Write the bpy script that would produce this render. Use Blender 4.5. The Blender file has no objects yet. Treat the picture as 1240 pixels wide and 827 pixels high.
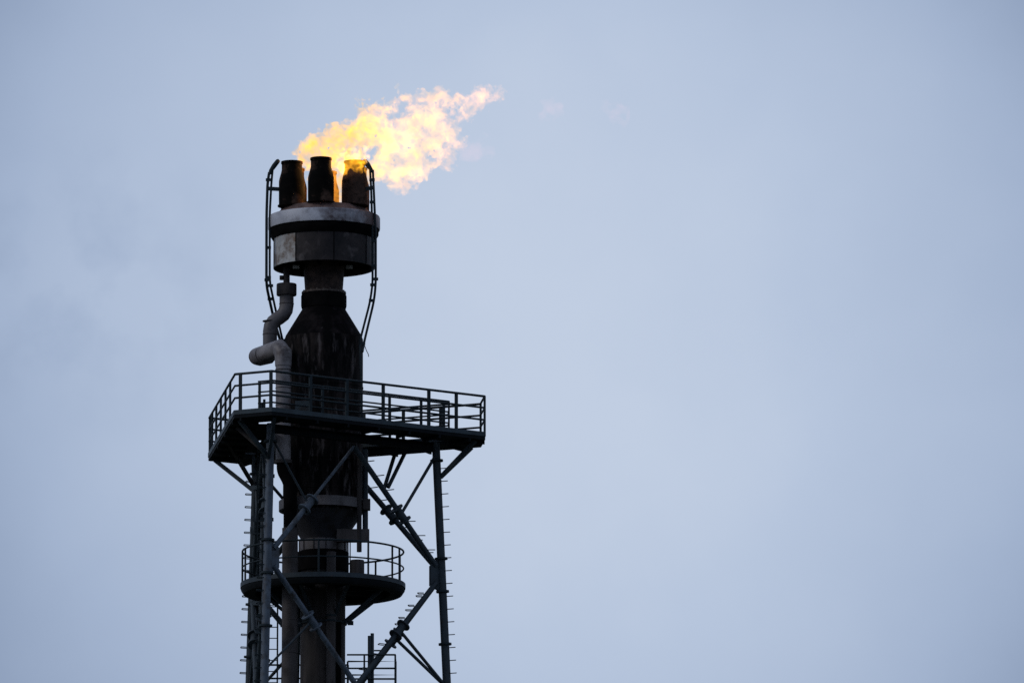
import bpy, math, random
import numpy as np
from mathutils import Vector, Matrix
R = math.radians
random.seed(7)
sc = bpy.context.scene
COL = sc.collection

# ------------------------------------------------------------------ camera
D, PITCH, S = 300.0, R(10.0), 40.0
SLANT = D / math.cos(PITCH)
F = S * SLANT                       # focal length in photo pixels (1240 wide)
CAM = Vector(((620 - 392) / S, -D, 1.7))
cd = bpy.data.cameras.new('camera'); cam = bpy.data.objects.new('camera', cd); COL.objects.link(cam)
cam.location = CAM; cam.rotation_euler = (R(90) + PITCH, 0, 0)
cd.sensor_width = 36; cd.sensor_fit = 'HORIZONTAL'; cd.lens = 36 * F / 1240
cd.clip_start = 1; cd.clip_end = 20000
sc.camera = cam

def P(px, py, Y=0.0):
    """measured photo position -> metres, at depth Y from the stack axis"""
    f = Vector((0, math.cos(PITCH), math.sin(PITCH))); u = Vector((0, -math.sin(PITCH), math.cos(PITCH)))
    d = f + Vector((1, 0, 0)) * ((px - 620) / F) - u * ((py - 413.5) / F)
    return CAM + d * ((Y + D) / d.y)
def Z(py, Y=0.0): return P(392, py, Y).z

# ------------------------------------------------------------------ materials
def mat(name, c1, c2, rough=0.6, metal=0.0, scale=2.0, stretch=(1, 1, 1), detail=6, lo=.35, hi=.65, c3=None, s3=7.0, lo3=.55, hi3=.72, bump=0.0, spec=.35, xg=0.0, st3=False):
    m = bpy.data.materials.new(name); m.use_nodes = True
    nt = m.node_tree; N = nt.nodes; Lk = nt.links
    b = N['Principled BSDF']; b.inputs['Metallic'].default_value = metal
    b.inputs['Specular IOR Level'].default_value = spec
    tc = N.new('ShaderNodeTexCoord'); mp = N.new('ShaderNodeMapping'); mp.inputs['Scale'].default_value = stretch
    Lk.new(tc.outputs['Object'], mp.inputs['Vector'])
    def noise(sc_, det, src):
        n = N.new('ShaderNodeTexNoise'); n.inputs['Scale'].default_value = sc_; n.inputs['Detail'].default_value = det
        n.inputs['Roughness'].default_value = .62; Lk.new(src, n.inputs['Vector']); return n
    def rng(src, a, b_, x=0., y=1.):
        r = N.new('ShaderNodeMapRange'); r.inputs[1].default_value = a; r.inputs[2].default_value = b_
        r.inputs[3].default_value = x; r.inputs[4].default_value = y; Lk.new(src, r.inputs[0]); return r
    n1 = noise(scale, detail, mp.outputs[0]); r1 = rng(n1.outputs[0], lo, hi)
    mx = N.new('ShaderNodeMix'); mx.data_type = 'RGBA'
    mx.inputs[6].default_value = (*c1, 1); mx.inputs[7].default_value = (*c2, 1); Lk.new(r1.outputs[0], mx.inputs[0])
    out = mx.outputs[2]
    if c3:
        n3 = noise(s3, 5, mp.outputs[0] if st3 else tc.outputs['Object']); src = n3.outputs[0]
        if xg:                                           # the side the wind blows the flame over is burnt browner
            sx = N.new('ShaderNodeSeparateXYZ'); Lk.new(tc.outputs['Object'], sx.inputs[0])
            ad = N.new('ShaderNodeMath'); ad.operation = 'MULTIPLY_ADD'; Lk.new(sx.outputs[0], ad.inputs[0]); ad.inputs[1].default_value = xg; Lk.new(src, ad.inputs[2]); src = ad.outputs[0]
        r3 = rng(src, lo3, hi3)
        m3 = N.new('ShaderNodeMix'); m3.data_type = 'RGBA'; m3.inputs[7].default_value = (*c3, 1)
        Lk.new(out, m3.inputs[6]); Lk.new(r3.outputs[0], m3.inputs[0]); out = m3.outputs[2]
    Lk.new(out, b.inputs['Base Color'])
    rr = rng(n1.outputs[0], .3, .7, max(.05, rough - .12), min(1, rough + .12)); Lk.new(rr.outputs[0], b.inputs['Roughness'])
    if bump:
        bp = N.new('ShaderNodeBump'); bp.inputs['Strength'].default_value = bump; bp.inputs['Distance'].default_value = .03
        nb = noise(scale * 3, 6, mp.outputs[0]); Lk.new(nb.outputs[0], bp.inputs['Height']); Lk.new(bp.outputs[0], b.inputs['Normal'])
    return m

M = {}
M['steel'] = mat('painted_and_shaded_steel', (0.0128, 0.0192, 0.0248), (0.0272, 0.0376, 0.0464), .6, scale=3, c3=(.035, .024, .018), s3=5, lo3=.60, hi3=.75, spec=.2)
M['steel_dark'] = mat('dark_painted_steel', (.006, .011, .014), (.013, .021, .026), .65, scale=3, spec=.15)
M['galv_lit'] = mat('galvanised_steel_lit', (0.0306, 0.0416, 0.0561), (0.0697, 0.0892, 0.1173), .55, scale=5, c3=(.022, .02, .02), s3=3.0, lo3=.50, hi3=.70, stretch=(1, 1, .35), spec=.25)
M['grating'] = mat('sooty_grating', (.002, .003, .004), (.007, .009, .011), .8, scale=4, spec=.08)
M['toe'] = mat('kick_plate_paint', (0.0144, 0.0224, 0.0288), (0.0320, 0.0464, 0.0560), .6, scale=2, c3=(.02, .014, .012), s3=3, lo3=.58, hi3=.72, spec=.2)
M['soot'] = mat('soot', (.0012, .0012, .0015), (.006, .0055, .0055), .9, scale=2.5, bump=.3, spec=.03)
M['drum'] = mat('streaked_drum', (.0012, .0012, .0016), (.026, .020, .019), .8, scale=1.3, stretch=(2.6, 2.6, .6), lo=.46, hi=.70, c3=(.10, .085, .085), s3=2.0, lo3=.54, hi3=.78, st3=True, bump=.25, spec=.06)
M['cone'] = mat('sooted_cone', (.0015, .0014, .0018), (.014, .011, .0115), .85, scale=2.2, lo=.46, hi=.7, c3=(.06, .052, .055), s3=2.6, lo3=.60, hi3=.78, bump=.3, spec=.04)
M['riser'] = mat('riser_steel', (0.0140, 0.0126, 0.0129), (0.0462, 0.0399, 0.0392), .75, scale=1.0, stretch=(4, 4, .5), c3=(.008, .007, .007), s3=2.2, spec=.12)
M['duct'] = mat('duct_cladding', (0.0850, 0.0765, 0.0808), (0.1870, 0.1700, 0.1742), .5, scale=1.6, lo=.3, hi=.7, c3=(.045, .034, .033), s3=2.3, lo3=.48, hi3=.68, spec=.3)
M['duct_dark'] = mat('grimy_duct_cladding', (0.0450, 0.0405, 0.0435), (0.0975, 0.0863, 0.0900), .55, scale=1.6, lo=.35, hi=.7, c3=(.025, .02, .02), s3=2.0, lo3=.50, hi3=.72, spec=.3)
M['duct_brown'] = mat('weathered_duct', (0.0272, 0.0240, 0.0240), (0.0624, 0.0544, 0.0544), .65, scale=1.0, stretch=(2, 2, .4), c3=(.025, .02, .019), s3=2.0, lo3=.5, hi3=.72, spec=.15)
M['ring'] = mat('ring_steel', (.20, .205, .235), (.36, .36, .395), .45, scale=1.4, lo=.3, hi=.62, c3=(.05, .032, .034), s3=1.9, lo3=.40, hi3=.66, spec=.35, xg=.14)
M['panel'] = mat('burnt_panel', (0.0043, 0.0038, 0.0051), (0.0289, 0.0229, 0.0229), .6, scale=1.7, lo=.38, hi=.68, c3=(.06, .050, .050), s3=2.2, lo3=.54, hi3=.72, spec=.15)
M['panel_pale'] = mat('pale_panel', (.22, .22, .22), (.36, .35, .34), .5, scale=1.6, stretch=(1.5, 1.5, .5), c3=(.085, .048, .026), s3=2.2, lo3=.44, hi3=.60, spec=.4)  # paler than the other skirt panels
M['nozzle'] = mat('scorched_nozzle', (.0015, .0013, .0014), (.006, .0045, .004), .85, scale=1.6, lo=.42, hi=.6, c3=(.075, .045, .034), s3=1.8, lo3=.52, hi3=.70, bump=.35, spec=.04)
M['nozzle_brown'] = mat('brown_nozzle', (.016, .010, .008), (.060, .036, .028), .8, scale=2.2, lo=.36, hi=.62, c3=(.005, .0035, .003), s3=2.6, lo3=.52, hi3=.66, bump=.35, spec=.08)  # browner finish for the right and rear nozzles
M['lid'] = mat('burnt_lid', (.045, .030, .028), (.13, .085, .075), .7, scale=2.5, spec=.1)
M['reducer'] = mat('grimy_reducer', (0.0120, 0.0126, 0.0156), (0.0288, 0.0282, 0.0330), .6, scale=1.5, c3=(.012, .009, .008), s3=2.2, lo3=.5, hi3=.7, spec=.2)
M['neck'] = mat('rusty_neck', (.014, .011, .0105), (.075, .050, .042), .75, scale=2.6, c3=(.012, .010, .011), s3=3, bump=.2, spec=.08)
M['bolt_flange'] = mat('bolted_flange', (.03, .022, .02), (.10, .08, .07), .7, scale=14, spec=.15)
M['white'] = mat('pale_light_fleck', (.10, .09, .085), (.30, .28, .26), .6, scale=8)
M['ground'] = mat('ground_gravel', (.035, .038, .03), (.07, .07, .055), .95, scale=.05, detail=10, c3=(.03, .045, .02), s3=.02, lo3=.45, hi3=.6)

# ------------------------------------------------------------------ mesh builder
class MB:
    def __init__(s): s.v = []; s.f = []
    def add(s, vs, fs):
        o = len(s.v); s.v += [Vector(v) for v in vs]; s.f += [tuple(i + o for i in f) for f in fs]; return s
    def tube(s, pts, r, seg=10, closed=False, caps=True):
        pts = [Vector(p) for p in pts]; n = len(pts)
        rs = r if isinstance(r, (list, tuple)) else [r] * n
        vs = []; up = None
        for i, p in enumerate(pts):
            if closed: a, b = pts[i - 1], pts[(i + 1) % n]
            else: a, b = pts[max(0, i - 1)], pts[min(n - 1, i + 1)]
            d1 = (p - a).normalized() if (p - a).length > 1e-9 else (b - p).normalized()
            d2 = (b - p).normalized() if (b - p).length > 1e-9 else d1
            t = (d1 + d2).normalized()
            if up is None:
                ref = Vector((0, 0, 1)) if abs(t.z) < .9 else Vector((1, 0, 0))
                up = t.cross(ref).normalized()
            up = (up - t * up.dot(t)).normalized(); sd = t.cross(up)
            k = 1 / max(.5, math.cos(d1.angle(d2) / 2)) if 0 < i < n - 1 or closed else 1
            for j in range(seg):
                an = 2 * math.pi * j / seg
                vs.append(p + (up * math.cos(an) + sd * math.sin(an)) * rs[i] * (k if k < 1.15 else 1.1))
        fs = []
        for i in range(n if closed else n - 1):
            for j in range(seg):
                a = i * seg + j; b = i * seg + (j + 1) % seg; i2 = (i + 1) % n
                fs.append((a, b, i2 * seg + (j + 1) % seg, i2 * seg + j))
        if caps and not closed:
            fs.append(tuple(range(seg))[::-1]); fs.append(tuple((n - 1) * seg + j for j in range(seg)))
        return s.add(vs, fs)
    def lathe(s, prof, c=(0, 0), seg=48, a0=0.0, ring=False):
        """prof: list of (r, z); ring=True closes the profile on itself"""
        vs = []; n = len(prof)
        for r, z in prof:
            for j in range(seg):
                an = a0 + 2 * math.pi * j / seg
                vs.append((c[0] + r * math.cos(an), c[1] + r * math.sin(an), z))
        fs = []
        for i in range(n if ring else n - 1):
            i2 = (i + 1) % n
            for j in range(seg):
                j2 = (j + 1) % seg
                fs.append((i * seg + j, i * seg + j2, i2 * seg + j2, i2 * seg + j))
        if not ring:
            if prof[0][0] > 1e-4: fs.append(tuple(range(seg))[::-1])
            if prof[-1][0] > 1e-4: fs.append(tuple((n - 1) * seg + j for j in range(seg)))
        return s.add(vs, fs)
    def box(s, c, ax, ay, az):
        c = Vector(c); ax, ay, az = Vector(ax), Vector(ay), Vector(az)
        vs = [c + ax * i + ay * j + az * k for i in (-1, 1) for j in (-1, 1) for k in (-1, 1)]
        return s.add(vs, [(0, 1, 3, 2), (4, 6, 7, 5), (0, 4, 5, 1), (2, 3, 7, 6), (0, 2, 6, 4), (1, 5, 7, 3)])
    def bar(s, a, b, w, h, up=(0, 0, 1)):
        a, b = Vector(a), Vector(b); t = (b - a); L = t.length; t.normalize()
        sd = t.cross(Vector(up)); sd = sd.normalized() if sd.length > 1e-6 else Vector((1, 0, 0)); u = sd.cross(t)
        return s.box((a + b) / 2, t * (L / 2), sd * (w / 2), u * (h / 2))
    def ibeam(s, a, b, w, h, th=.018):
        s.bar(a, b, th, h - 2 * th)
        for k in (1, -1):
            o = Vector((0, 0, k * (h / 2 - th / 2))); s.bar(Vector(a) + o, Vector(b) + o, w, th)
        return s
    def prism(s, loop, z0, z1):
        n = len(loop); vs = [(p[0], p[1], z0) for p in loop] + [(p[0], p[1], z1) for p in loop]
        fs = [tuple(range(n))[::-1], tuple(range(n, 2 * n))] + [(i, (i + 1) % n, n + (i + 1) % n, n + i) for i in range(n)]
        return s.add(vs, fs)
    def ringprism(s, lo, li, z0, z1):
        n = len(lo)
        vs = [(p[0], p[1], z) for z in (z0, z1) for lp in (lo, li) for p in lp]
        fs = []
        for i in range(n):
            j = (i + 1) % n
            fs += [(i, n + i, n + j, j), (2 * n + i, 2 * n + j, 3 * n + j, 3 * n + i), (i, j, 2 * n + j, 2 * n + i), (n + i, 3 * n + i, 3 * n + j, n + j)]
        return s.add(vs, fs)
    def build(s, name, m, parent=None, origin=None):
        me = bpy.data.meshes.new(name)
        o = Vector(origin) if origin is not None else (WORLD_LOC.get(parent, Vector()) if parent else Vector())
        me.from_pydata([tuple(v - o) for v in s.v], [], s.f); me.validate(); me.update()
        import bmesh
        bm = bmesh.new(); bm.from_mesh(me); bmesh.ops.recalc_face_normals(bm, faces=bm.faces); bm.to_mesh(me); bm.free()
        for p in me.polygons: p.use_smooth = True
        me.set_sharp_from_angle(angle=R(38))
        me.materials.append(m)
        ob = bpy.data.objects.new(name, me); COL.objects.link(ob)
        if parent:
            ob.parent = parent; WORLD_LOC[ob] = o
            ob.location = o - WORLD_LOC[parent]
        else:
            ob.location = o; WORLD_LOC[ob] = o
        return ob
WORLD_LOC = {}
def thing(name, label, cat, loc=(0, 0, 0), group=None):
    o = bpy.data.objects.new(name, None); COL.objects.link(o); o.location = loc; o.empty_display_size = .5
    o['label'] = label; o['category'] = cat
    if group: o['group'] = group
    WORLD_LOC[o] = Vector(loc); return o
def dup(ob, parent, loc, rz=0.0):
    """linked copy of a part placed at a world position"""
    c = ob.copy(); COL.objects.link(c); c.parent = parent
    c.location = Vector(loc) - WORLD_LOC[parent]; c.rotation_euler = (0, 0, rz); WORLD_LOC[c] = Vector(loc); return c
def fillet(pts, rad, n=6):
    pts = [Vector(p) for p in pts]; out = [pts[0]]
    for a, b, c in zip(pts, pts[1:], pts[2:]):
        d1 = (a - b); d2 = (c - b); k = min(rad, d1.length * .49, d2.length * .49)
        p, q = b + d1.normalized() * k, b + d2.normalized() * k
        for i in range(n + 1):
            t = i / n; out.append(p * (1 - t) ** 2 + b * 2 * t * (1 - t) + q * t * t)
    out.append(pts[-1]); return out
def circ(r, n, z, c=(0, 0), a0=0): return [Vector((c[0] + r * math.cos(a0 + 2 * math.pi * i / n), c[1] + r * math.sin(a0 + 2 * math.pi * i / n), z)) for i in range(n)]

# ------------------------------------------------------------------ ground
g = MB().add([(-4000, -4000, 0), (4000, -4000, 0), (4000, 4000, 0), (-4000, 4000, 0)], [(0, 1, 2, 3)]).build('ground', M['ground'])
g['kind'] = 'structure'

# ================================================================== FLARE STACK
st = thing('flare_stack', 'tall soot-blackened flare stack with a swollen drum and a crown of burner nozzles', 'flare stack')
MB().lathe([(.68, 0), (.68, Z(668)), (.66, Z(668)), (.66, Z(655))]).build('riser', M['riser'], st)
MB().lathe([(.663, Z(668)), (.72, Z(668)), (.72, Z(655)), (.663, Z(655))], ring=True).build('pale_band', M['duct_dark'], st)
MB().lathe([(.685, Z(692)), (.78, Z(692)), (.78, Z(669)), (.685, Z(669))], ring=True).build('collar', M['soot'], st)
MB().lathe([(.66, Z(655)), (.70, Z(651)), (1.19, Z(622))]).build('reducer', M['reducer'], st)
MB().lathe([(1.19, Z(622)), (1.19, Z(411))], seg=64).build('drum', M['drum'], st)
MB().lathe([(1.188, Z(411.2)), (1.15, Z(407)), (.64, Z(374))], seg=64).build('cone', M['cone'], st)
for y in (596, 560, 520, 470):
    MB().lathe([(1.185, Z(y) - .02), (1.205, Z(y) - .02), (1.205, Z(y) + .02), (1.185, Z(y) + .02)], ring=True).build('weld_band', M['drum'], st)
MB().lathe([(1.24, Z(619)), (1.34, Z(619)), (1.34, Z(607.5)), (1.24, Z(607.5))], seg=64, ring=True).build('support_ring', M['duct_dark'], st)
for k in range(8):
    a = R(22 + 45 * k); z = Z(613)
    MB().bar((1.17 * math.cos(a), 1.17 * math.sin(a), z), (1.26 * math.cos(a), 1.26 * math.sin(a), z), .05, .25).build('ring_lug', M['riser'], st)
MB().lathe([(.60, Z(376)), (.67, Z(374)), (.69, Z(371)), (.69, Z(359)), (.66, Z(356.5)), (.55, Z(356.5))]).build('collar', M['soot'], st)
bf = MB().lathe([(.55, Z(356.4)), (.675, Z(356.4)), (.675, Z(354.2)), (.55, Z(354.2))], ring=True)
for k in range(20):
    a = 2 * math.pi * k / 20; c = (.63 * math.cos(a), .63 * math.sin(a))
    bf.lathe([(.028, Z(357.4)), (.028, Z(352.6))], c=c, seg=6)
bf.build('bolt_flange', M['bolt_flange'], st)
MB().lathe([(.57, Z(354.2)), (.585, Z(345)), (.63, Z(320)), (.66, Z(300))]).build('neck', M['neck'], st)
# eight-sided skirt: separate flat panels round an open bottom
zs0, zs1 = Z(325.5), Z(288)
A0 = [R(-(32.7 + 45 * k)) for k in range(8)]           # corner azimuths, camera side is -Y
for k in range(8):
    a = A0[k]; Rr, ri = 1.535, 1.495
    arc = [A0[k] - R(45) * q / 8 for q in range(9)]; loop = [(Rr * math.cos(t), Rr * math.sin(t)) for t in arc] + [(ri * math.cos(t), ri * math.sin(t)) for t in arc[::-1]]
    mid = (A0[k] + R(-22.5)); is_pale = abs(math.degrees(mid) % 360 - (360 - 145.2)) < 5
    o = MB().prism(loop, zs0, zs1).build('skirt_panel', M['panel_pale' if is_pale else 'panel'], st)
    if is_pale: o['label'] = 'pale grey skirt panel with a rust stain'
    MB().bar((1.537 * math.cos(a), 1.537 * math.sin(a), zs0 + .01), (1.537 * math.cos(a), 1.537 * math.sin(a), zs1 - .01), .03, .014, up=(math.cos(a), math.sin(a), 0)).build('seam', M['soot'], st)
zf = zs0 + .42
MB().lathe([(.64, zf), (1.40, zf), (1.40, zf + .05), (.64, zf + .05)], ring=True).build('skirt_floor', M['soot'], st)
for k in range(6):
    a = R(20 + 60 * k)
    MB().bar((.6 * math.cos(a), .6 * math.sin(a), zs0 + .06), (1.42 * math.cos(a), 1.42 * math.sin(a), zs0 + .10), .05, .12).build('spoke', M['soot'], st)
for x in (358.5, 423):  # pale boxes painted for bits of light showing under the skirt
    p = P(x, 323.5, -.6); MB().box(p, (.1, 0, 0), (0, .05, 0), (0, 0, .05)).build('light_fleck', M['white'], st)
MB().lathe([(1.40, Z(291)), (1.56, Z(291)), (1.655, Z(285)), (1.655, Z(279.1)), (1.40, Z(279.1))], seg=64, ring=True).build('lower_ring', M['soot'], st)
MB().lathe([(1.30, Z(279)), (1.69, Z(279)), (1.70, Z(277.5)), (1.70, Z(265)), (1.685, Z(263.5)), (1.50, Z(263.3)), (1.30, Z(263.3))], seg=72, ring=True).build('heat_ring', M['ring'], st)
MB().lathe([(1.48, Z(263.3)), (1.46, Z(261)), (1.28, Z(254)), (.3, Z(250.5))], seg=48).build('lid', M['lid'], st)
NR = 1.1
for k in range(6):
    a = R(268 + 60 * k); c = (NR * math.cos(a) + (0 if k else -.04), NR * math.sin(a)); zb = Z(254.5)
    prof = [(.39, zb), (.395, Z(245)), (.395, Z(224)), (.375, Z(220)), (.325, Z(213)), (.31, Z(210)), (.31, Z(203)), (.33, Z(202.6)), (.33, Z(200.2)), (.29, Z(200.2)), (.28, Z(212)), (.33, Z(222)), (.33, Z(235)), (.0001, Z(235.5))]
    n = MB().lathe(prof, c=c, seg=32).build('nozzle', M['nozzle_brown' if k in (1, 2, 3) else 'nozzle'], st, origin=(c[0], c[1], zb))
    if k == 1: n['label'] = 'brown nozzle licked by yellow flame'
    MB().lathe([(.39, zb + .005), (.43, zb + .005), (.43, zb + .04), (.39, zb + .04)], c=c, seg=24, ring=True).build('base_flange', M['nozzle'], n, origin=(c[0], c[1], zb))

# stiffeners and nozzle stubs on the drum and reducer
for k in range(10):
    a = R(12 + 36 * k); d_ = Vector((math.cos(a), math.sin(a), 0))
    MB().bar(d_ * 1.2 + Vector((0, 0, Z(607))), d_ * 1.2 + Vector((0, 0, Z(556))), .02, .07, up=d_).build('stiffener', M['drum'], st)
for k in range(12):
    a = R(8 + 30 * k); d_ = Vector((math.cos(a), math.sin(a), 0))
    MB().bar(d_ * .70 + Vector((0, 0, Z(668.5))), d_ * .70 + Vector((0, 0, Z(655))), .03, .08, up=d_).build('stiffener', M['riser'], st)
# pipes that climb the riser
def conduit_clamp(t, p, r=.09): MB().box(p, (r, 0, 0), (0, .04, 0), (0, 0, .04)).build('clamp', M['steel_dark'], t)
# twin ignition conduits on both sides of the head
cl = thing('ignition_conduit', 'thin twin conduit bent round the left side of the burner head', 'conduit', P(341, 414, -.55), 'twin conduits beside the burner head')
YL = -.5
MB().tube(fillet([P(326, 209, YL), P(324, 222, YL), P(322.8, 260, YL), P(322.6, 346, YL), P(331, 384, .18), P(339.5, 413, .12)], .25), .042, 8).build('tube', M['steel_dark'], cl)
MB().tube(fillet([P(330, 207, YL), P(328.6, 222, YL), P(326.6, 260, YL), P(326.6, 342, YL - .06), P(335, 381, .12), P(342, 411, .10)], .25), .034, 8).build('tube', M['steel_dark'], cl)
MB().tube([P(326.5, 211, YL), P(328, 207, YL), P(332, 201, YL), P(336.5, 195.3, YL), P(338, 194, YL)], [.05, .062, .075, .07, .045], 10).build('hood', M['steel_dark'], cl)
for y in (218, 300, 336): conduit_clamp(cl, P(325, y, YL), .08)
for x, y in ((323.6, 339), (327.4, 346), (327.4, 362)): conduit_clamp(cl, P(x, y, YL - .05 if y < 350 else -.2), .085)
MB().bar(P(339, 411.5, .1), P(350, 413, .1), .06, .08).build('bracket', M['steel_dark'], cl)
MB().bar(P(323, 228.5, YL), P(342, 229.5, -.5), .07, .11).build('bracket', M['steel_dark'], cl)
cr = thing('ignition_conduit', 'thin twin conduit running down the right side of the burner head', 'conduit', P(438, 420, -.6), 'twin conduits beside the burner head')
YR = -.78
MB().tube(fillet([P(448, 204, YR), P(449.5, 230, YR), P(451, 285, YR), P(451.2, 344, YR), P(448, 366, YR), P(436, 412, -.6), P(436, 424, -.9), P(438, 470, -.9)], .25), .034, 8).build('tube', M['steel_dark'], cr)
MB().tube(fillet([P(451.5, 206, YR), P(452.6, 230, YR), P(455, 285, YR), P(455, 344, YR), P(453, 364, YR), P(441, 414, -.6), P(439, 426, -.9)], .25), .036, 8).build('tube', M['steel_dark'], cr)
MB().tube([P(440.5, 193.5, -.6), P(442, 195.5, -.6), P(445.5, 200, YR), P(449.5, 206, YR), P(450.5, 209, YR)], [.045, .07, .075, .06, .045], 10).build('hood', M['steel_dark'], cr)
for x, y in ((450.5, 218), (451, 245), (453, 292), (453, 322), (451.6, 345), (454.6, 338), (450, 364), (439, 416)): conduit_clamp(cr, P(x, y, YR - .03 if y < 400 else -.72), .085)
MB().bar(P(441, 229.5, -.75), P(453.5, 227, YR), .07, .11).build('bracket', M['steel_dark'], cr)
MB().tube([P(441, 417, -.62), P(443.5, 424, -.66), P(446, 429, -.7), P(446.4, 432, -.7)], .012, 5).build('loose_wire', M['steel_dark'], cr)

# ================================================================== BENT INSULATED DUCT
zh = P(343, 419.5, -1.25).z; YD = -.2; DZ = Vector((0, 0, -.09))
du = thing('insulated_duct', 'pale grey insulated duct bent like a swan neck on the left of the drum', 'duct', (-1.0, -1.25, 0))
MB().tube([P(347, 300, YD), P(347, 348, YD)], .10, 14).build('inlet_pipe', M['riser'], du)
p = P(347, 351, YD); MB().lathe([(.02, Z(358, YD)), (.295, Z(358, YD)), (.305, Z(357, YD)), (.305, Z(344.8, YD)), (.295, Z(344, YD)), (.02, Z(344, YD))], c=(p.x, p.y), seg=28).build('rain_cap', M['riser'], du)
MB().lathe([(.03, Z(339, YD)), (.075, Z(339, YD)), (.075, Z(334, YD)), (.03, Z(334, YD))], c=(p.x - .14, p.y), seg=10).build('valve', M['riser'], du)
q1, q2 = P(347, 357.5, YD), P(347, 380, YD); q3 = P(327, 391, YD); q4 = Vector((q3.x, YD, zh)) + DZ; q5 = Vector((P(307, 420, YD).x, YD + .12, zh - .06)) + DZ; q6 = Vector((P(343, 420, -1.25).x, -1.25, zh))
q7 = P(343, 560, -1.25); q8 = P(351.5, 585, -1.25)
MB().tube(fillet([q1, q2, q3, q4 + Vector((0, 0, -.02))], .26, 3), .215, 24).build('upper_run', M['duct_dark'], du)
MB().tube(fillet([q4 + Vector((.0, 0, .12)), q4, q5, q6, q6 + Vector((0, 0, -.6))], .2, 1), .246, 24).build('elbow', M['duct'], du)
MB().tube([q6 + Vector((0, 0, -.59)), q7], .228, 24).build('middle_run', M['duct'], du)
MB().tube(fillet([q7, q7 + Vector((0, 0, -.25)), q8, Vector((q8.x, -1.25, Z(640, -1.25)))], .3, 6), .2, 24).build('offset', M['soot'], du)
MB().tube([Vector((q8.x, -1.25, Z(640, -1.25))), Vector((q8.x, -1.25, 0))], .238, 24).build('lower_run', M['duct_brown'], du)
def band(c, axis, r, w=.012, name='clamp_band', m='duct_brown'):
    axis = Vector(axis).normalized(); MB().tube([Vector(c) - axis * w, Vector(c) + axis * w], r, 24).build(name, M[m], du)
for y in (388, 404): band(P(327, y + 1, YD), (0, 0, 1), .228)
band(P(347, 368, YD), (0, 0, 1), .226)
for y in (429, 434, 448): band(P(343, y, -1.25), (0, 0, 1), .247)
for y in (470, 491, 520): band(P(343, y, -1.25), (0, 0, 1), .238)
for t_ in (.28, .72): band(q5.lerp(q6, t_), q6 - q5, .248)
for y in (640, 731, 750, 790): band(P(351.5, y, -1.25), (0, 0, 1), .247)
band(q7 + Vector((0, 0, .02)), (0, 0, 1), .27, .05)

# ================================================================== LATTICE TOWER
PH = [R(5.5 + 120 * k) for k in range(3)]              # right, back left, front left
OX = -.07
def u_(k): return Vector((math.cos(PH[k]), math.sin(PH[k]), 0))
def v_(k): return Vector((-math.sin(PH[k]), math.cos(PH[k]), 0))
zt = P(285.8, 496.7, -4.14).z - .24                     # underside of the upper deck
def leg(k, z): return Vector((OX, 0, 0)) + u_(k) * (3.48 + .047 * (zt - z)) + Vector((0, 0, z))
zg = P(532, 696, .33).z
za = P(436, 541, -1.37).z
zl = 2 * zg - za
tw = thing('lattice_tower', 'dark three-legged lattice tower of steel tubes bracing the flare stack', 'tower')
# climbing step template: a U of bent rod pointing +x
stp = MB().tube(fillet([(.0, -.06, .0), (.20, -.06, .01), (.20, .06, .03), (0, .06, .02)], .03, 3), .014, 6)
step0 = None
def add_step(parent, pos, rz):
    global step0
    if step0 is None:
        WORLD_LOC[None] = Vector()
        step0 = stp.build('step', M['steel_dark'], parent, origin=(0, 0, 0))
        step0.location = Vector(pos) - WORLD_LOC[parent]; step0.rotation_euler = (0, 0, rz)
    else: dup(step0, parent, pos, rz)
legs = []
for k in range(3):
    m = 'galv_lit' if k == 2 else 'steel'  # lit front leg coloured paler, shaded legs darker: light put into the colour
    lg = MB().tube([leg(k, 0), leg(k, zt)], [.16, .122], 18).build('leg', M[m], tw); legs.append(lg)
    for z in (zt - .55, zg + .5, zg - .5, zg - 2.1):
        MB().tube([leg(k, z - .03), leg(k, z + .03)], .2, 18).build('flange', M['steel_dark'], lg)
    ang = {0: R(-8), 1: R(185), 2: R(190)}[k]; z = zt - .8; sd = Vector((math.cos(ang), math.sin(ang), 0)) * .10
    while z > Z(850):
        if abs(z - zg) > .1: add_step(lg, leg(k, z) + sd, ang)
        z -= .39
# service pipes and cable trays strapped beside the two left legs
for (x_, y0_, Yd, rad, mm) in ((314.5, 552, 2.4, .055, 'steel_dark'), (319.5, 552, 1.2, .07, 'steel'), (345.5, 690, 1.3, .045, 'steel_dark'), (364, 664, .9, .05, 'steel_dark')):
    t0 = P(x_, y0_, Yd); MB().tube([t0, Vector((t0.x - .1, Yd, P(x_, 880, Yd).z))], rad, 8).build('service_pipe', M[mm], tw)
for yb in (590, 640, 730, 775):
    MB().bar(P(304, yb, 2.6), P(321, yb, 1.2), .07, .12).build('pipe_strap', M['steel_dark'], tw)
for yb in (575, 628, 745, 800):
    c_ = leg(2, Z(yb, -3.3)); MB().box(c_ + Vector((-.05, .12, 0)), (.20, 0, 0), (0, .05, 0), (0, 0, .05)).build('clip', M['steel_dark'], tw)
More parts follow.
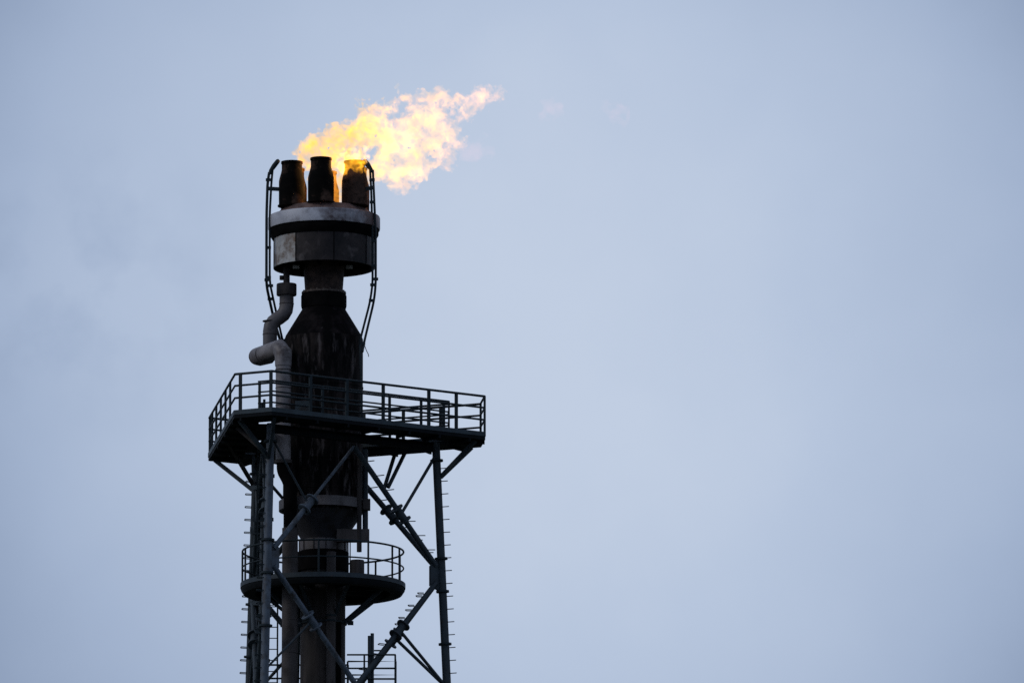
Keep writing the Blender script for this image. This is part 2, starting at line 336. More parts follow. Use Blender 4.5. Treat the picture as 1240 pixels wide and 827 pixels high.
# gusset plates at the node of each leg
for k in range(3):
    for j in (1, 2):
        o = (k + j) % 3; dr = (leg(o, zg) - leg(k, zg)).normalized(); c = leg(k, zg)
        pl = MB(); th = Vector((0, 0, 1)).cross(dr).normalized() * .013
        prof = [(.05, -.46), (.16, -.46), (.42, -.3), (.42, .3), (.16, .46), (.05, .46)]
        vs = [c + dr * a + Vector((0, 0, b)) + th * s_ for s_ in (-1, 1) for a, b in prof]; n = 6
        pl.add(vs, [tuple(range(n)), tuple(range(n, 2 * n))] + [(i, (i + 1) % n, n + (i + 1) % n, n + i) for i in range(n)])
        pl.build('gusset', M['galv_lit' if k == 2 else 'steel'], tw)
def coupling(a, b, s, mname):
    c = a.lerp(b, s); t = (b - a).normalized(); m = MB()
    m.tube([c - t * .24, c + t * .24], .125, 16)
    for q in (-.24, .2): m.tube([c + t * q, c + t * (q + .045)], .215, 16)
    return m.build('coupling', M[mname], tw), c
def brace(a, b, r, mname, name='brace'): return MB().tube([a, b], r, 14).build(name, M[mname], tw)
for i, j in ((2, 0), (0, 1), (1, 2)):                     # front right, back and left faces
    mtop = (leg(i, za) + leg(j, za)) / 2; mlow = (leg(i, zl) + leg(j, zl)) / 2
    for k in (i, j):
        o = j if k == i else i; mm = 'galv_lit' if (k == 2 and 0 in (i, j)) else 'steel'
        dr = (leg(o, zg) - leg(k, zg)).normalized()
        for apex, sg in ((mtop, 1), (mlow, -1)):
            a = leg(k, zg) + dr * .22 + Vector((0, 0, .26 * sg)); b = apex
            br = brace(a, b, .085, mm) if not (k == 2 and sg > 0) else MB().tube([a, a.lerp(b, .43), a.lerp(b, .5), b], [.08, .08, .05, .05], 14).build('brace', M['galv_lit' if 0 in (i, j) else 'steel'], tw)
            s = (.43 if 2 in (i, j) else .5) if sg > 0 else .46
            cp, c = coupling(a, b, s, mm)
            tgt = leg(k, (zt - .35) if sg > 0 else zl + .2)
            if not (sg > 0 and k == 0 and 2 not in (i, j)): brace(c, tgt, .05 if k < 2 else .034, 'steel', 'strut')
            if k == 0 or (k == 1 and 0 in (i, j)):
                for q in (.12, .24, .36, .62, .74, .86):
                    pos = a.lerp(b, q); nrm = (b - a).cross(Vector((0, 1, 0))).normalized(); nrm = nrm if nrm.z > 0 else -nrm; add_step(br, pos + nrm * .08, R(15 if q < .5 else -25) if nrm.x > 0 else R(165 if q < .5 else 205))
    MB().ibeam(leg(i, zt - .14), leg(j, zt - .14), .14, .26).build('ring_beam', M['grating'], tw)
# two parallel stays between back brace and rear ring beam
ca = leg(0, zg); cb = (leg(0, za) + leg(1, za)) / 2
for x0, y0, x1, y1 in ((465, 592, 479, 547), (470, 590, 491, 547)):
    brace(P(x0, y0, 1.55), P(x1, y1, 2.2), .06, 'steel', 'strut')

# ================================================================== UPPER PLATFORM
up = thing('upper_platform', 'big cut-corner triangular walkway with tall railings round the drum', 'platform', (OX, 0, zt), 'steel platforms on the flare tower')
zd = zt + .11
C0 = Vector((OX, 0, 0))
def hexa(h, t):
    L = 1.1547 * (2 * h - t); out = []
    for k in range(3): out += [C0 + u_(k) * t - v_(k) * (L / 2), C0 + u_(k) * t + v_(k) * (L / 2)]
    if t > 4.5:
        for q, dx, dy in ((0, .05, 0), (1, .05, .02), (2, -.05, .12), (3, -.12, .15), (4, .14, 0)): out[q] = out[q] + Vector((dx, dy, 0))
    return out
HO, HI = hexa(3.04, 4.87), hexa(2.14, 3.86)
MB().ringprism(HO, HI, zt, zd).build('deck', M['grating'], up)
HO2 = hexa(3.055, 4.885); HO1 = hexa(3.043, 4.873)
MB().ringprism(HO2, HO1, zd - .005, zd + .13).build('toe_board', M['toe'], up)
HI2 = hexa(2.137, 3.857); HI1 = hexa(2.125, 3.845)
MB().ringprism(HI2, HI1, zd - .005, zd + .13).build('toe_board', M['toe'], up)
# floor stringers under the deck
for k in range(6):
    a, b = HO[k], HO[(k + 1) % 6]; L = (b - a).length; n = max(2, int(L / 1.15))
    for i in range(n + 1 if L > 3 else 1):
        p = a.lerp(b, (i + .5) / (n + 1)); q = min((HI[m].lerp(HI[(m + 1) % 6], s / 20) for m in range(6) for s in range(21)), key=lambda w: (w - p).length)
        MB().bar(p + Vector((0, 0, zt - .05)), q + Vector((0, 0, zt - .05)), .06, .098).build('joist', M['grating'], up)
def railing(t, loop, hts, posts, pr, rr, mt, w=.075, zb=None, closed=True):
    zb = zd if zb is None else zb
    lp = list(loop)
    for i, h in enumerate(hts):
        MB().tube([p + Vector((0, 0, zb + h)) for p in lp], rr if i == 0 else rr * .85, 8, closed=closed).build('handrail' if i == 0 else 'mid_rail', M[mt], t)
    for p, dr in posts:
        MB().bar(p + Vector((0, 0, zb)), p + Vector((0, 0, zb + hts[0])), w, pr, up=dr).build('railing_post', M[mt], t)
HTS = (1.22, .87, .50)
HP = hexa(3.02, 4.85)
posts = []
def edge_posts(lp, i, ts):
    a, b = lp[i], lp[(i + 1) % len(lp)]; d = (b - a).normalized(); nrm = Vector((-d.y, d.x, 0))
    for s in ts: posts.append((a.lerp(b, s), nrm))
# edges: 0 right tip, 1 rear, 2 left tip, 3 left, 4 front tip, 5 front right
edge_posts(HP, 0, (.0, .95)); edge_posts(HP, 1, (.17, .33, .5, .67, .83)); edge_posts(HP, 2, (.03, .97))
edge_posts(HP, 3, (.12, .28, .46, .64, .82)); edge_posts(HP, 4, (.15, .98)); edge_posts(HP, 5, (.18, .35, .52, .735, .865))
railing(up, HP, HTS, posts, .065, .034, 'steel_dark', w=.088)
posts = []; HR = hexa(2.14, 3.86)
edge_posts(HR, 0, (.1,)); edge_posts(HR, 1, (.1, .3, .5, .7, .9)); edge_posts(HR, 4, (.1, .9)); edge_posts(HR, 5, (.28, .5, .66, .84, .97))
railing(up, [HR[4], HR[5], HR[0], HR[1], HR[2]], (1.12, .80, .46), posts, .055, .028, 'steel_dark', w=.07, closed=False)
# landing plates filling the left of the well, a hatch between them for the ladder
for y0, y1 in ((-2.6, .0), (.72, 2.3)):
    def xl(y): a, b = HI[3], HI[4]; return a.x + (b.x - a.x) * (y - a.y) / (b.y - a.y) - .01
    MB().prism([(xl(y0), y0), (-1.52, y0), (-1.52, y1), (xl(y1), y1)], zt + .02, zt + .09).build('landing_plate', M['grating'], up)
# brackets from the legs to the corners
for k in range(3):
    base = leg(k, zt - 1.05) + u_(k) * .1
    for s in (0, 1):
        tip = HO[2 * k + s].lerp(C0, .06) + Vector((0, 0, zt - .02))
        MB().bar(base, tip, .09, .12).build('bracket', M['steel'], up)
MB().bar(leg(1, zt - 1.0), HO[3].lerp(HO[4], .45) + Vector((.25, 0, zt - .02)), .09, .11).build('bracket', M['riser'], up)
MB().bar(leg(2, zt - 1.0), HO[3].lerp(HO[4], .8) + Vector((.25, 0, zt - .02)), .09, .11).build('bracket', M['riser'], up)
# cabinet and coil on the deck
pc = P(367, 487, -2.6); c = Vector((pc.x, pc.y, zd + .36))
MB().box(c, (.24, 0, 0), (0, .10, 0), (0, 0, .30)).build('junction_box', M['toe'], up)
for px, h in ((317.5, .5), (320, .62)):
    p = P(px, 490, -3.2); MB().tube([Vector((p.x, p.y, zd)), Vector((p.x, p.y, zd + h))], .04, 8).build('stub_pipe', M['steel_dark'], up)
p = P(300, 497, -3.3); MB().lathe([(.02, zd), (.30, zd), (.30, zd + .22), (.2, zd + .27), (.02, zd + .27)], c=(p.x, p.y), seg=20).build('cable_coil', M['grating'], up)

# ================================================================== ROUND PLATFORM
zr = Z(709)
rp = thing('round_platform', 'round platform ringed by thin hoop railings below the drum', 'platform', (0, 0, zr), 'steel platforms on the flare tower')
RO = 2.49
MB().lathe([(.80, zr - .06), (RO - .02, zr - .06), (RO - .02, zr), (.80, zr)], seg=72, ring=True).build('deck', M['grating'], rp)
MB().lathe([(RO - .018, zr - .09), (RO, zr - .09), (RO, zr + .05), (RO - .018, zr + .05)], seg=72, ring=True).build('toe_board', M['steel'], rp)
MB().lathe([(RO - .45, zr - .26), (RO - .10, zr - .27), (RO - .02, zr - .15), (RO - .02, zr - .061), (RO - .45, zr - .061)], seg=72, ring=True).build('rim_beam', M['grating'], rp)
for k in range(8):
    a = R(25 + 45 * k); d = Vector((math.cos(a), math.sin(a), 0))
    MB().bar(d * .72 + Vector((0, 0, zr - .14)), d * (RO - .1) + Vector((0, 0, zr - .14)), .07, .15).build('joist', M['grating'], rp)
    MB().bar(d * .68 + Vector((0, 0, zr - 1.15)), d * 1.9 + Vector((0, 0, zr - .2)), .08, .1).build('bracket', M['steel'], rp)
RH = 2.43
for i, h in enumerate((1.03, .53)):
    MB().tube(circ(RH, 72, zr + h), .03 if i == 0 else .024, 8, closed=True).build('handrail' if i == 0 else 'mid_rail', M['steel_dark'], rp)
for a in (-18, -30, 18, 50, 85, 120, 155, 180, 197, 235, 268, 305, 330):
    d = Vector((math.cos(R(a)), math.sin(R(a)), 0)) * RH
    MB().tube([d + Vector((0, 0, zr)), d + Vector((0, 0, zr + 1.03))], .03, 8).build('railing_post', M['steel_dark'], rp)
# little drum standing on it
p = P(432.5, 694, -.9)
sd = MB().lathe([(.02, zr), (.215, zr), (.215, zr + .60), (.20, zr + .64), (.02, zr + .64)], c=(p.x, p.y), seg=24).build('steam_pot', M['riser'], None, origin=(p.x, p.y, zr))
sd['label'] = 'small brown upright drum standing on the round platform'; sd['category'] = 'drum'
# pipes in front of the riser
fp = thing('standpipe', 'slim grey pipe running up the front of the riser below the round platform', 'pipe', P(401, 827, -.86))
MB().tube([Vector((P(401, 700, -.86).x, -.86, 0)), P(401, 668, -.86)], .14, 16).build('pipe', M['duct_brown'], fp)
for z in (Z(750), Z(756)): MB().lathe([(.12, z - .03), (.165, z - .03), (.165, z + .03), (.12, z + .03)], c=(P(401, 700, -.86).x, -.86), seg=16, ring=True).build('collar', M['steel_dark'], fp)
MB().lathe([(.69, Z(755) - .03), (.73, Z(755) - .03), (.73, Z(755) + .03), (.69, Z(755) + .03)], seg=40, ring=True).build('pipe_hoop', M['steel_dark'], fp)
MB().bar(P(340, 757, -1.0), P(366, 757, -.62), .06, .09).build('pipe_tie', M['steel_dark'], fp)
for x in (409, 411.5): MB().tube([Vector((P(x, 760, -.8).x, -.72, Z(870))), Vector((P(x, 760, -.8).x, -.72, Z(757)))], .045, 8).build('cable', M['soot'], fp)
MB().bar(P(421, 754, -.3), P(428, 754, -.3), .1, .12).build('hoop_lug', M['steel_dark'], fp)

# conduits and clamp box on the right of the drum
cc = thing('clamped_conduit', 'two upright conduits held by a grey clamp box on the right of the drum', 'conduit', P(442, 657, -.5))
MB().tube([P(435, 544, -.80), P(435, 668, -.80)], .075, 12).build('tube', M['riser'], cc)
MB().tube([P(442.3, 544, -.48), P(442.3, 645, -.48)], .085, 12).build('tube', M['steel'], cc)
MB().box(P(444, 611, -.6), (.11, 0, 0), (0, .16, 0), (0, 0, .16)).build('clamp', M['riser'], cc)
MB().box(P(427.5, 648.5, -.72), (.49, 0, 0), (0, .13, 0), (0, 0, .19)).build('clamp_box', M['duct_brown'], cc)
for x in (421.5, 424): MB().tube([P(x, 655, -.75), P(x, 693, -.75)], .02, 6).build('cable', M['steel_dark'], cc)

# ================================================================== LOWER PLATFORM (railing reaches into view)
zq = Z(835, -1.0); 
lp = thing('lower_platform', 'small square platform with thin railings at the bottom right of the riser', 'platform', (1.4, -.6, zq), 'steel platforms on the flare tower')
x0, x1, ya, yb = .75, 2.2, -1.25, .15
sq = [Vector((x0, ya, 0)), Vector((x1, ya, 0)), Vector((x1, yb, 0)), Vector((x0, yb, 0))]
MB().prism(sq, zq - .1, zq).build('deck', M['grating'], lp)
for h in (1.03, .62, .3):
    MB().tube([p + Vector((0, 0, zq + h)) for p in (sq[0], sq[1], sq[2], sq[3])], .026, 8).build('handrail' if h > 1 else 'mid_rail', M['steel_dark'], lp)
for p in (sq[0].lerp(sq[1], .36), sq[1], sq[2], sq[3].lerp(sq[2], .5), sq[3]):
    MB().tube([p + Vector((0, 0, zq)), p + Vector((0, 0, zq + 1.03))], .028, 8).build('railing_post', M['steel_dark'], lp)
rear = [Vector((.75, .9, 0)), Vector((-2.0, .9, 0)), Vector((-2.0, .2, 0))]
MB().prism([Vector((-2.0, .2, 0)), Vector((.75, .75, 0)), Vector((.75, .9, 0)), Vector((-2.0, .9, 0))], zq - .1, zq).build('deck', M['grating'], lp)
for h in (1.03, .62): MB().tube([p + Vector((0, 0, zq + h)) for p in rear], .026, 8).build('handrail' if h > 1 else 'mid_rail', M['steel_dark'], lp)
for p in (rear[0], rear[0].lerp(rear[1], .5), rear[1], rear[2]): MB().tube([p + Vector((0, 0, zq)), p + Vector((0, 0, zq + 1.03))], .028, 8).build('railing_post', M['steel_dark'], lp)
MB().tube([P(447.4, 769.5, -1.1), Vector((P(447.4, 800, -1.1).x, -1.1, zq))], .055, 10).build('vent_pipe', M['steel'], lp)
MB().tube([P(450.8, 766.5, -1.05), Vector((P(450.8, 800, -1.05).x, -1.05, zq))], .055, 10).build('vent_pipe', M['steel'], lp)
MB().tube([P(453, 787.3, -1.0), P(466, 787.3, -1.0)], .025, 6).build('arm', M['steel_dark'], lp)
MB().bar(Vector((.68, -.3, zq - .9)), Vector((x1 - .2, -.3, zq - .1)), .08, .1).build('bracket', M['steel'], lp)
MB().bar(Vector((.0, -.55, zq - .14)), Vector((x1 - .2, -.55, zq - .14)), .08, .1).build('bracket', M['steel'], lp)

# ================================================================== LADDERS
def ladder(label, x, y, z0, z1, w=.21, top=None):
    t = thing('ladder', label, 'ladder', (x, y, z0), 'ladders between the platforms')
    for s in (-1, 1): MB().bar((x + s * w, y, z0), (x + s * w, y, z1), .05, .022, up=(0, 1, 0)).build('stringer', M['steel_dark'], t)
    z = z0 + .15; first = None
    while z < z1:
        if first is None: first = MB().tube([(x - w, y, z), (x + w, y, z)], .016, 6).build('rung', M['steel_dark'], t, origin=(x, y, z))
        else: dup(first, t, (x, y, z))
        z += .335
    return t
ladder('narrow ladder climbing from below to the round platform beside the grey duct', -1.56, -.55, Z(872, -.55), zr + .9)
ladder('narrow ladder rising from the round platform to the big upper walkway', -1.78, .35, zr, zd + .9)

# ================================================================== FLAME
import openvdb
CELL = .023
lo_ = P(345, 252, -1.3); hi_ = P(625, 92, 1.5)
X = np.arange(lo_.x, hi_.x, CELL); Yg = np.arange(-1.25, 1.45, CELL); Zg = np.arange(min(lo_.z, Z(252)) - .1, hi_.z + .1, CELL)
shape = (len(X), len(Yg), len(Zg))
rng = np.random.default_rng(11)
def vnoise(wl, seed):
    r = np.random.default_rng(seed); dims = [int(n * CELL / wl) + 4 for n in shape]
    L = r.random(dims).astype(np.float32) * 2 - 1
    out = L
    for ax in range(3):
        t = np.arange(shape[ax]) * CELL / wl; i = t.astype(int); f = (t - i).astype(np.float32); f = f * f * (3 - 2 * f)
        sh = [1, 1, 1]; sh[ax] = -1; f = f.reshape(sh)
        out = np.take(out, i, ax) * (1 - f) + np.take(out, i + 1, ax) * f
    return out
# (photo x, photo y, depth, radius in px) of the billows of the flame
BL = [(374, 181, .1, 11), (369, 189, .0, 7), (384, 179, .2, 12), (392, 187, .3, 11), (402, 174, .2, 15), (419, 161, .2, 16), (437, 149, .1, 16), (454, 137, .0, 14), (470, 130, .0, 11), (484, 123, .1, 8), (494, 119, .1, 5),
      (418, 176, .3, 18), (436, 168, .2, 20), (456, 158, .2, 16), (470, 172, .1, 19), (486, 165, -.1, 22), (503, 152, -.1, 19), (516, 134, .0, 16), (511, 121, .0, 8),
      (530, 148, .1, 18), (524, 170, .1, 20), (540, 165, .2, 13), (551, 177, .2, 7), (543, 156, .1, 12), (505, 190, .0, 20), (488, 205, .0, 17), (487, 224, .0, 8), (470, 204, .0, 17), (523, 198, .1, 11),
      (456, 209, .1, 13), (450, 196, .4, 12), (538, 188, .1, 7), (540, 199, .1, 5), (548, 121, .0, 8), (556, 141, .0, 10), (566, 133, .0, 9), (576, 127, .1, 9), (584, 119, .1, 8), (594, 117, .1, 7), (605, 117, .1, 5), (536, 121, .0, 9),
      (446, 180, .5, 10), (430, 190, .5, 12), (410, 190, .5, 11), (408, 204, .2, 13), (408, 217, .15, 12), (408, 230, .15, 11), (408, 242, .15, 9), (371, 196, .2, 10)]
HOLES = ((450, 183, 8), (480, 143, 11), (486, 136, 11), (492, 128, 9), (547, 134, 9), (471, 118, 6), (475, 150, 4), (463, 149, 4), (513, 137, 3), (441, 195, 4), (562, 125, 4), (500, 128, 4), (536, 176, 3))
def gas_mesh(name, blobs, holes, seed, origin, erode=0.0, minv=50):
    KK = 9.0; d = np.zeros(shape, np.float32)
    def warp(q): return .08 * vnoise(.75, q) + .07 * vnoise(.36, q + 1) + .05 * vnoise(.17, q + 2)
    XX = X[:, None, None].astype(np.float32) + warp(seed); ZZ = Zg[None, None, :].astype(np.float32) + warp(seed + 10) * .9
    YY = Yg[None, :, None].astype(np.float32) + .12 * vnoise(.5, seed + 20)
    for bx, by, bd, br in blobs:
        c = P(bx, by, bd); rr = br / 40.
        d += np.exp(-KK * (np.sqrt((XX - c.x) ** 2 + (YY - c.y) ** 2 + (ZZ - c.z) ** 2) - rr))
    d = -np.log(d + 1e-20) / KK
    for bx, by, br in holes:
        c = P(bx, by, .1); rr = br / 40.
        d = np.maximum(d, rr - np.sqrt((XX - c.x) ** 2 + ((YY - c.y) * .22) ** 2 + (ZZ - c.z) ** 2))
    n = .17 * vnoise(.42, seed + 31) + .16 * vnoise(.21, seed + 32) + .13 * vnoise(.11, seed + 33) + .09 * vnoise(.06, seed + 34)
    d = d + n + erode
    d[0] = d[-1] = 1; d[:, 0] = d[:, -1] = 1; d[:, :, 0] = d[:, :, -1] = 1
    g_ = openvdb.FloatGrid(1.0); g_.copyFromArray(np.ascontiguousarray(d.astype(np.float32)))
    pts, quads = g_.convertToQuads(0.0)
    pts = pts * CELL + np.array([X[0], Yg[0], Zg[0]]) - np.array(origin)
    me = bpy.data.meshes.new(name); me.from_pydata(pts.tolist(), [], quads.tolist()); me.update()
    import bmesh
    bm = bmesh.new(); bm.from_mesh(me); bm.verts.ensure_lookup_table(); seen = set(); kill = []
    for v0 in bm.verts:
        if v0.index in seen: continue
        stack = [v0]; seen.add(v0.index); isl = []
        while stack:
            v = stack.pop(); isl.append(v)
            for e in v.link_edges:
                w = e.other_vert(v)
                if w.index not in seen: seen.add(w.index); stack.append(w)
        if len(isl) < minv: kill += isl
    bmesh.ops.delete(bm, geom=kill, context='VERTS'); bmesh.ops.recalc_face_normals(bm, faces=bm.faces); bm.to_mesh(me); bm.free()
    return me
fo = P(392, 205, 0)
me = gas_mesh('flame', BL, HOLES, 40, fo)
fl = bpy.data.objects.new('flame', me); COL.objects.link(fl); fl.location = fo
fl['label'] = 'ragged yellow and cream gas flame streaming right from the burner nozzles'; fl['category'] = 'flame'
fm = bpy.data.materials.new('burning_gas'); fm.use_nodes = True; nt = fm.node_tree; nt.nodes.clear(); N = nt.nodes; Lk = nt.links
out = N.new('ShaderNodeOutputMaterial'); add = N.new('ShaderNodeAddShader'); em = N.new('ShaderNodeEmission'); ab = N.new('ShaderNodeVolumeAbsorption')
Lk.new(em.outputs[0], add.inputs[0]); Lk.new(ab.outputs[0], add.inputs[1]); Lk.new(add.outputs[0], out.inputs['Volume'])
tc = N.new('ShaderNodeTexCoord')
def nz(scale, detail, dist=0.0):
    n = N.new('ShaderNodeTexNoise'); n.inputs['Scale'].default_value = scale; n.inputs['Detail'].default_value = detail; n.inputs['Roughness'].default_value = .6
    n.inputs['Distortion'].default_value = dist; Lk.new(tc.outputs['Object'], n.inputs['Vector']); return n
def mr(src, a, b, x, y):
    r = N.new('ShaderNodeMapRange'); r.inputs[1].default_value = a; r.inputs[2].default_value = b; r.inputs[3].default_value = x; r.inputs[4].default_value = y; Lk.new(src, r.inputs[0]); return r.outputs[0]
def mth(op, a, b):
    m = N.new('ShaderNodeMath'); m.operation = op
    for i, q in enumerate((a, b)):
        if isinstance(q, (int, float)): m.inputs[i].default_value = q
        else: Lk.new(q, m.inputs[i])
    return m.outputs[0]
fine = nz(2.4, 8, 1.2); big = nz(1.1, 4, .4); tan = nz(1.9, 6, 1.0)
sep = N.new('ShaderNodeSeparateXYZ'); Lk.new(tc.outputs['Object'], sep.inputs[0])
along = mr(sep.outputs[0], 1.0, 4.6, 0, 1)               # downstream the gas thins out
dens = mth('MULTIPLY', mr(fine.outputs[0], .42, .60, .10, 1.0), mr(along, 0, 1, 1.0, .55))
base = mr(sep.outputs[0], .5, 2.1, 1, 0)                   # rich, sooty gas close to the nozzles
hot = mth('SUBTRACT', mr(big.outputs[0], .35, .62, .15, 1.0), mth('MULTIPLY', along, .75))
mx = N.new('ShaderNodeMix'); mx.data_type = 'RGBA'; mx.inputs[6].default_value = (1, .41, .19, 1); mx.inputs[7].default_value = (1, .53, .12, 1); Lk.new(hot, mx.inputs[0])
mb = N.new('ShaderNodeMix'); mb.data_type = 'RGBA'; Lk.new(base, mb.inputs[0]); Lk.new(mx.outputs[2], mb.inputs[6]); mb.inputs[7].default_value = (1, .43, .05, 1); Lk.new(mb.outputs[2], em.inputs['Color']); Lk.new(mth('MULTIPLY', mth('MULTIPLY', dens, mr(tan.outputs[0], .40, .62, .42, 1.2)), 3.0), em.inputs['Strength'])
ab.inputs['Color'].default_value = (1, .74, .17, 1); Lk.new(mth('MULTIPLY', dens, mth('ADD', mr(along, 0, 1, 1.25, .8), mth('MULTIPLY', base, 1.3))), ab.inputs['Density'])
me.materials.append(fm); fm.cycles.volume_step_rate = .09
# small fierce tongues curling over the lip of the right nozzle
to = P(424, 200, -1.0)
mt_ = gas_mesh('fire_tongue', [(418, 197, -1.0, 9), (426, 194, -1.0, 9), (434, 197, -1.0, 7), (419, 205, -1.0, 6), (438, 192, -.9, 6)], (), 130, to, erode=-.02, minv=300)
ft = bpy.data.objects.new('fire_tongue', mt_); COL.objects.link(ft); ft.parent = fl; ft.location = to - fo
ft['label'] = 'deep yellow tongue of fire curling over the right nozzle'
tm = bpy.data.materials.new('sooty_fire'); tm.use_nodes = True; nt2 = tm.node_tree; nt2.nodes.clear()
o2 = nt2.nodes.new('ShaderNodeOutputMaterial'); e2 = nt2.nodes.new('ShaderNodeEmission'); n2 = nt2.nodes.new('ShaderNodeTexNoise'); n2.inputs['Scale'].default_value = 4; n2.inputs['Detail'].default_value = 6
t2 = nt2.nodes.new('ShaderNodeTexCoord'); nt2.links.new(t2.outputs['Object'], n2.inputs['Vector'])
r2 = nt2.nodes.new('ShaderNodeMapRange'); r2.inputs[1].default_value = .44; r2.inputs[2].default_value = .60; r2.inputs[3].default_value = .1; r2.inputs[4].default_value = 5.5; nt2.links.new(n2.outputs[0], r2.inputs[0])
e2.inputs[0].default_value = (1, .42, .02, 1); nt2.links.new(r2.outputs[0], e2.inputs[1]); nt2.links.new(e2.outputs[0], o2.inputs['Volume'])
mt_.materials.append(tm); tm.cycles.volume_step_rate = .2
# faint torn-off puffs drifting downwind
X = np.arange(P(555, 180).x, P(765, 180).x, CELL * 1.5); Yg = np.arange(-.5, .7, CELL * 1.5); Zg = np.arange(P(560, 195).z, P(560, 118).z, CELL * 1.5); CELL *= 1.5; shape = (len(X), len(Yg), len(Zg))
wm = None
wisps = []
for n_, bl in enumerate(([(566, 185, .1, 8), (578, 183, .1, 8), (588, 181, .1, 5)], [(664, 134, .1, 7), (671, 130, .1, 6)], [(738, 134, .1, 6), (748, 135, .1, 7), (757, 137, .1, 4)])):
    wo = P(bl[0][0], bl[0][1], .1); mw = gas_mesh('wisp', bl, (), 90 + n_, wo, erode=-.03, minv=400)
    wi = bpy.data.objects.new('wisp', mw); COL.objects.link(wi); wi.parent = fl; wi.location = wo - fo; wi['label'] = 'faint pink puff of burnt-out flame drifting downwind'; wisps.append(mw)
wm = bpy.data.materials.new('thin_gas'); wm.use_nodes = True; nt = wm.node_tree; nt.nodes.clear()
o_ = nt.nodes.new('ShaderNodeOutputMaterial'); e_ = nt.nodes.new('ShaderNodeEmission'); e_.inputs[0].default_value = (1, .30, .22, 1); e_.inputs[1].default_value = .12; nt.links.new(e_.outputs[0], o_.inputs['Volume'])
for mw in wisps: mw.materials.append(wm)
# the light the flame throws on the burner head
for nm, loc, e in (('flame_light', P(434, 180, -.2), 520), ('flame_light', P(408, 214, .2), 170)):
    ld = bpy.data.lights.new(nm, 'POINT'); ld.energy = e; ld.color = (1, .50, .16); ld.shadow_soft_size = .25
    lo2 = bpy.data.objects.new(nm, ld); COL.objects.link(lo2); lo2.location = loc

# ================================================================== SKY AND SUN
EL, AZ = R(32), R(-70)                                   # sun low-ish on the left, veiled by cloud
w = bpy.data.worlds.new('World'); sc.world = w; w.use_nodes = True
nt = w.node_tree; N = nt.nodes; Lk = nt.links; N.clear()
out = N.new('ShaderNodeOutputWorld'); bg1 = N.new('ShaderNodeBackground'); bg2 = N.new('ShaderNodeBackground'); mix = N.new('ShaderNodeMixShader')
sky = N.new('ShaderNodeTexSky'); sky.sky_type = 'NISHITA'; sky.sun_disc = False; sky.sun_elevation = EL; sky.sun_rotation = R(180) - AZ if False else R(250)
Lk.new(sky.outputs[0], bg1.inputs[0]); bg1.inputs[1].default_value = .06
tc = N.new('ShaderNodeTexCoord')
def mth(op, a, b):
    m = N.new('ShaderNodeMath'); m.operation = op
    for i, q in enumerate((a, b)):
        if isinstance(q, (int, float)): m.inputs[i].default_value = q
        else: Lk.new(q, m.inputs[i])
    return m.outputs[0]
def mr(src, a, b, x, y):
    r = N.new('ShaderNodeMapRange'); r.inputs[1].default_value = a; r.inputs[2].default_value = b; r.inputs[3].default_value = x; r.inputs[4].default_value = y; Lk.new(src, r.inputs[0]); return r.outputs[0]
def wn(scale, detail, off=(0, 0, 0)):
    mp = N.new('ShaderNodeMapping'); mp.inputs['Location'].default_value = off; Lk.new(tc.outputs['Generated'], mp.inputs[0])
    n = N.new('ShaderNodeTexNoise'); n.inputs['Scale'].default_value = scale; n.inputs['Detail'].default_value = detail; n.inputs['Roughness'].default_value = .5; Lk.new(mp.outputs[0], n.inputs['Vector']); return n.outputs[0]
def ray(px, py):
    v = (P(px, py, 0) - CAM).normalized(); return v
def lump(px, py, rad, PW=2.1):
    vd = N.new('ShaderNodeVectorMath'); vd.operation = 'DISTANCE'; Lk.new(tc.outputs['Generated'], vd.inputs[0]); vd.inputs[1].default_value = ray(px, py)
    r = N.new('ShaderNodeMapRange'); r.inputs[1].default_value = 0; r.inputs[2].default_value = rad / F; r.inputs[3].default_value = 0; r.inputs[4].default_value = 1; Lk.new(vd.outputs['Value'], r.inputs[0]); return mth('SUBTRACT', 1.0, mth('POWER', r.outputs[0], PW))
bright = lump(640, 400, 865)  # lens vignette put into the sky colour, centred on the view
soft = mth('MULTIPLY', mth('SUBTRACT', wn(32, 5), .5), .36)
wisp = mth('MULTIPLY', lump(115, 345, 200, 1.2), mth('MULTIPLY', mr(wn(120, 5, (.3, .1, .4)),  .42, .70, 0, 1), .26))
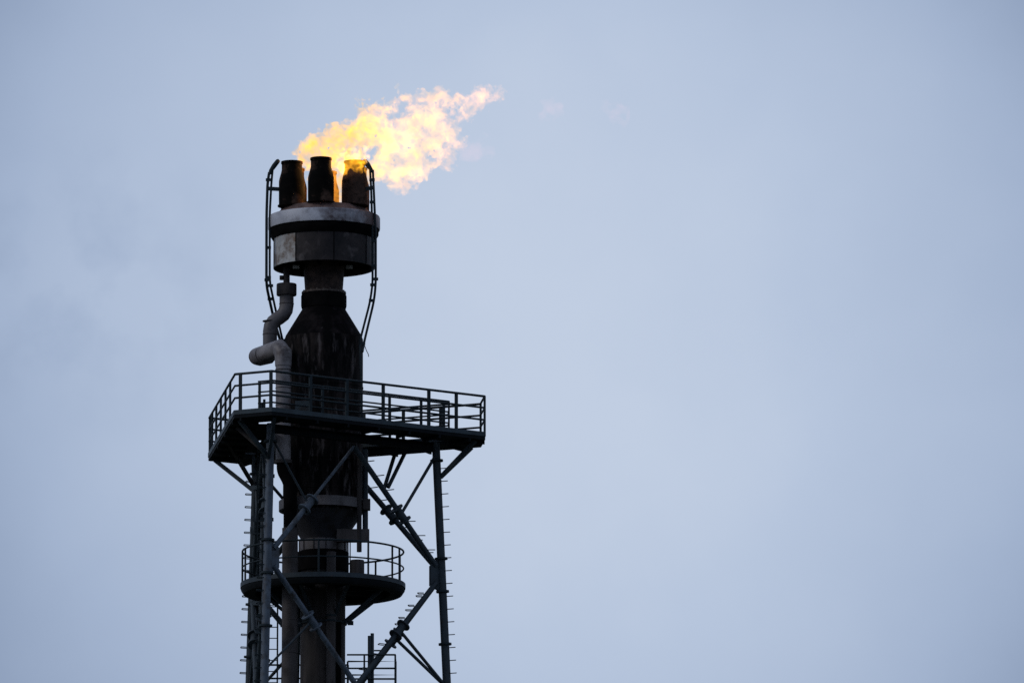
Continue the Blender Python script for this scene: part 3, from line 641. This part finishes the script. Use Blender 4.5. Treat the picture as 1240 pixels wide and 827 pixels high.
vd = N.new('ShaderNodeVectorMath'); vd.operation = 'DISTANCE'; Lk.new(tc.outputs['Generated'], vd.inputs[0]); vd.inputs[1].default_value = ray(640, 400)
rest = mr(vd.outputs['Value'], 800 / F, 2400 / F, 0, .42)       # the rest of the overcast, outside the painted vignette
fac = mth('SUBTRACT', mth('ADD', mth('MAXIMUM', bright, rest), soft), wisp)
cr_ = N.new('ShaderNodeValToRGB'); e = cr_.color_ramp.elements
e[0].position = 0; e[0].color = (.243, .316, .464, 1); e[1].position = 1; e[1].color = (.560, .645, .795, 1)
for p_, c_ in ((.26, (.292, .372, .530, 1)), (.5, (.378, .468, .640, 1)), (.84, (.490, .582, .748, 1))):
    q_ = e.new(p_); q_.color = c_
Lk.new(fac, cr_.inputs[0])
sepw = N.new('ShaderNodeSeparateXYZ'); Lk.new(tc.outputs['Generated'], sepw.inputs[0])
r = N.new('ShaderNodeMapRange'); r.inputs[1].default_value = .25; r.inputs[2].default_value = 1; r.inputs[3].default_value = 1; r.inputs[4].default_value = 1.35; Lk.new(sepw.outputs[2], r.inputs[0])
Lk.new(cr_.outputs[0], bg2.inputs[0]); Lk.new(r.outputs[0], bg2.inputs[1])
mix.inputs[0].default_value = .93; Lk.new(bg1.outputs[0], mix.inputs[1]); Lk.new(bg2.outputs[0], mix.inputs[2]); Lk.new(mix.outputs[0], out.inputs[0])
sl = bpy.data.lights.new('sun', 'SUN'); sl.energy = .8; sl.angle = R(18); sl.color = (1, .96, .9)
so = bpy.data.objects.new('sun', sl); COL.objects.link(so)
sdir = Vector((-math.cos(EL) * math.sin(R(72)), -math.cos(EL) * math.cos(R(72)), math.sin(EL)))   # towards the sun: left, a little in front
so.rotation_euler = sdir.to_track_quat('Z', 'Y').to_euler(); so.location = sdir * 200
sky.sun_rotation = math.atan2(sdir.x, sdir.y)

vs = sc.view_settings; vs.view_transform = 'Standard'; vs.look = 'None'; vs.exposure = 0; vs.gamma = 1; vs.use_curve_mapping = False
sc.render.engine = 'CYCLES'; sc.cycles.use_denoising = False
sc.cycles.max_bounces = 6; sc.cycles.volume_bounces = 0; sc.cycles.transparent_max_bounces = 16
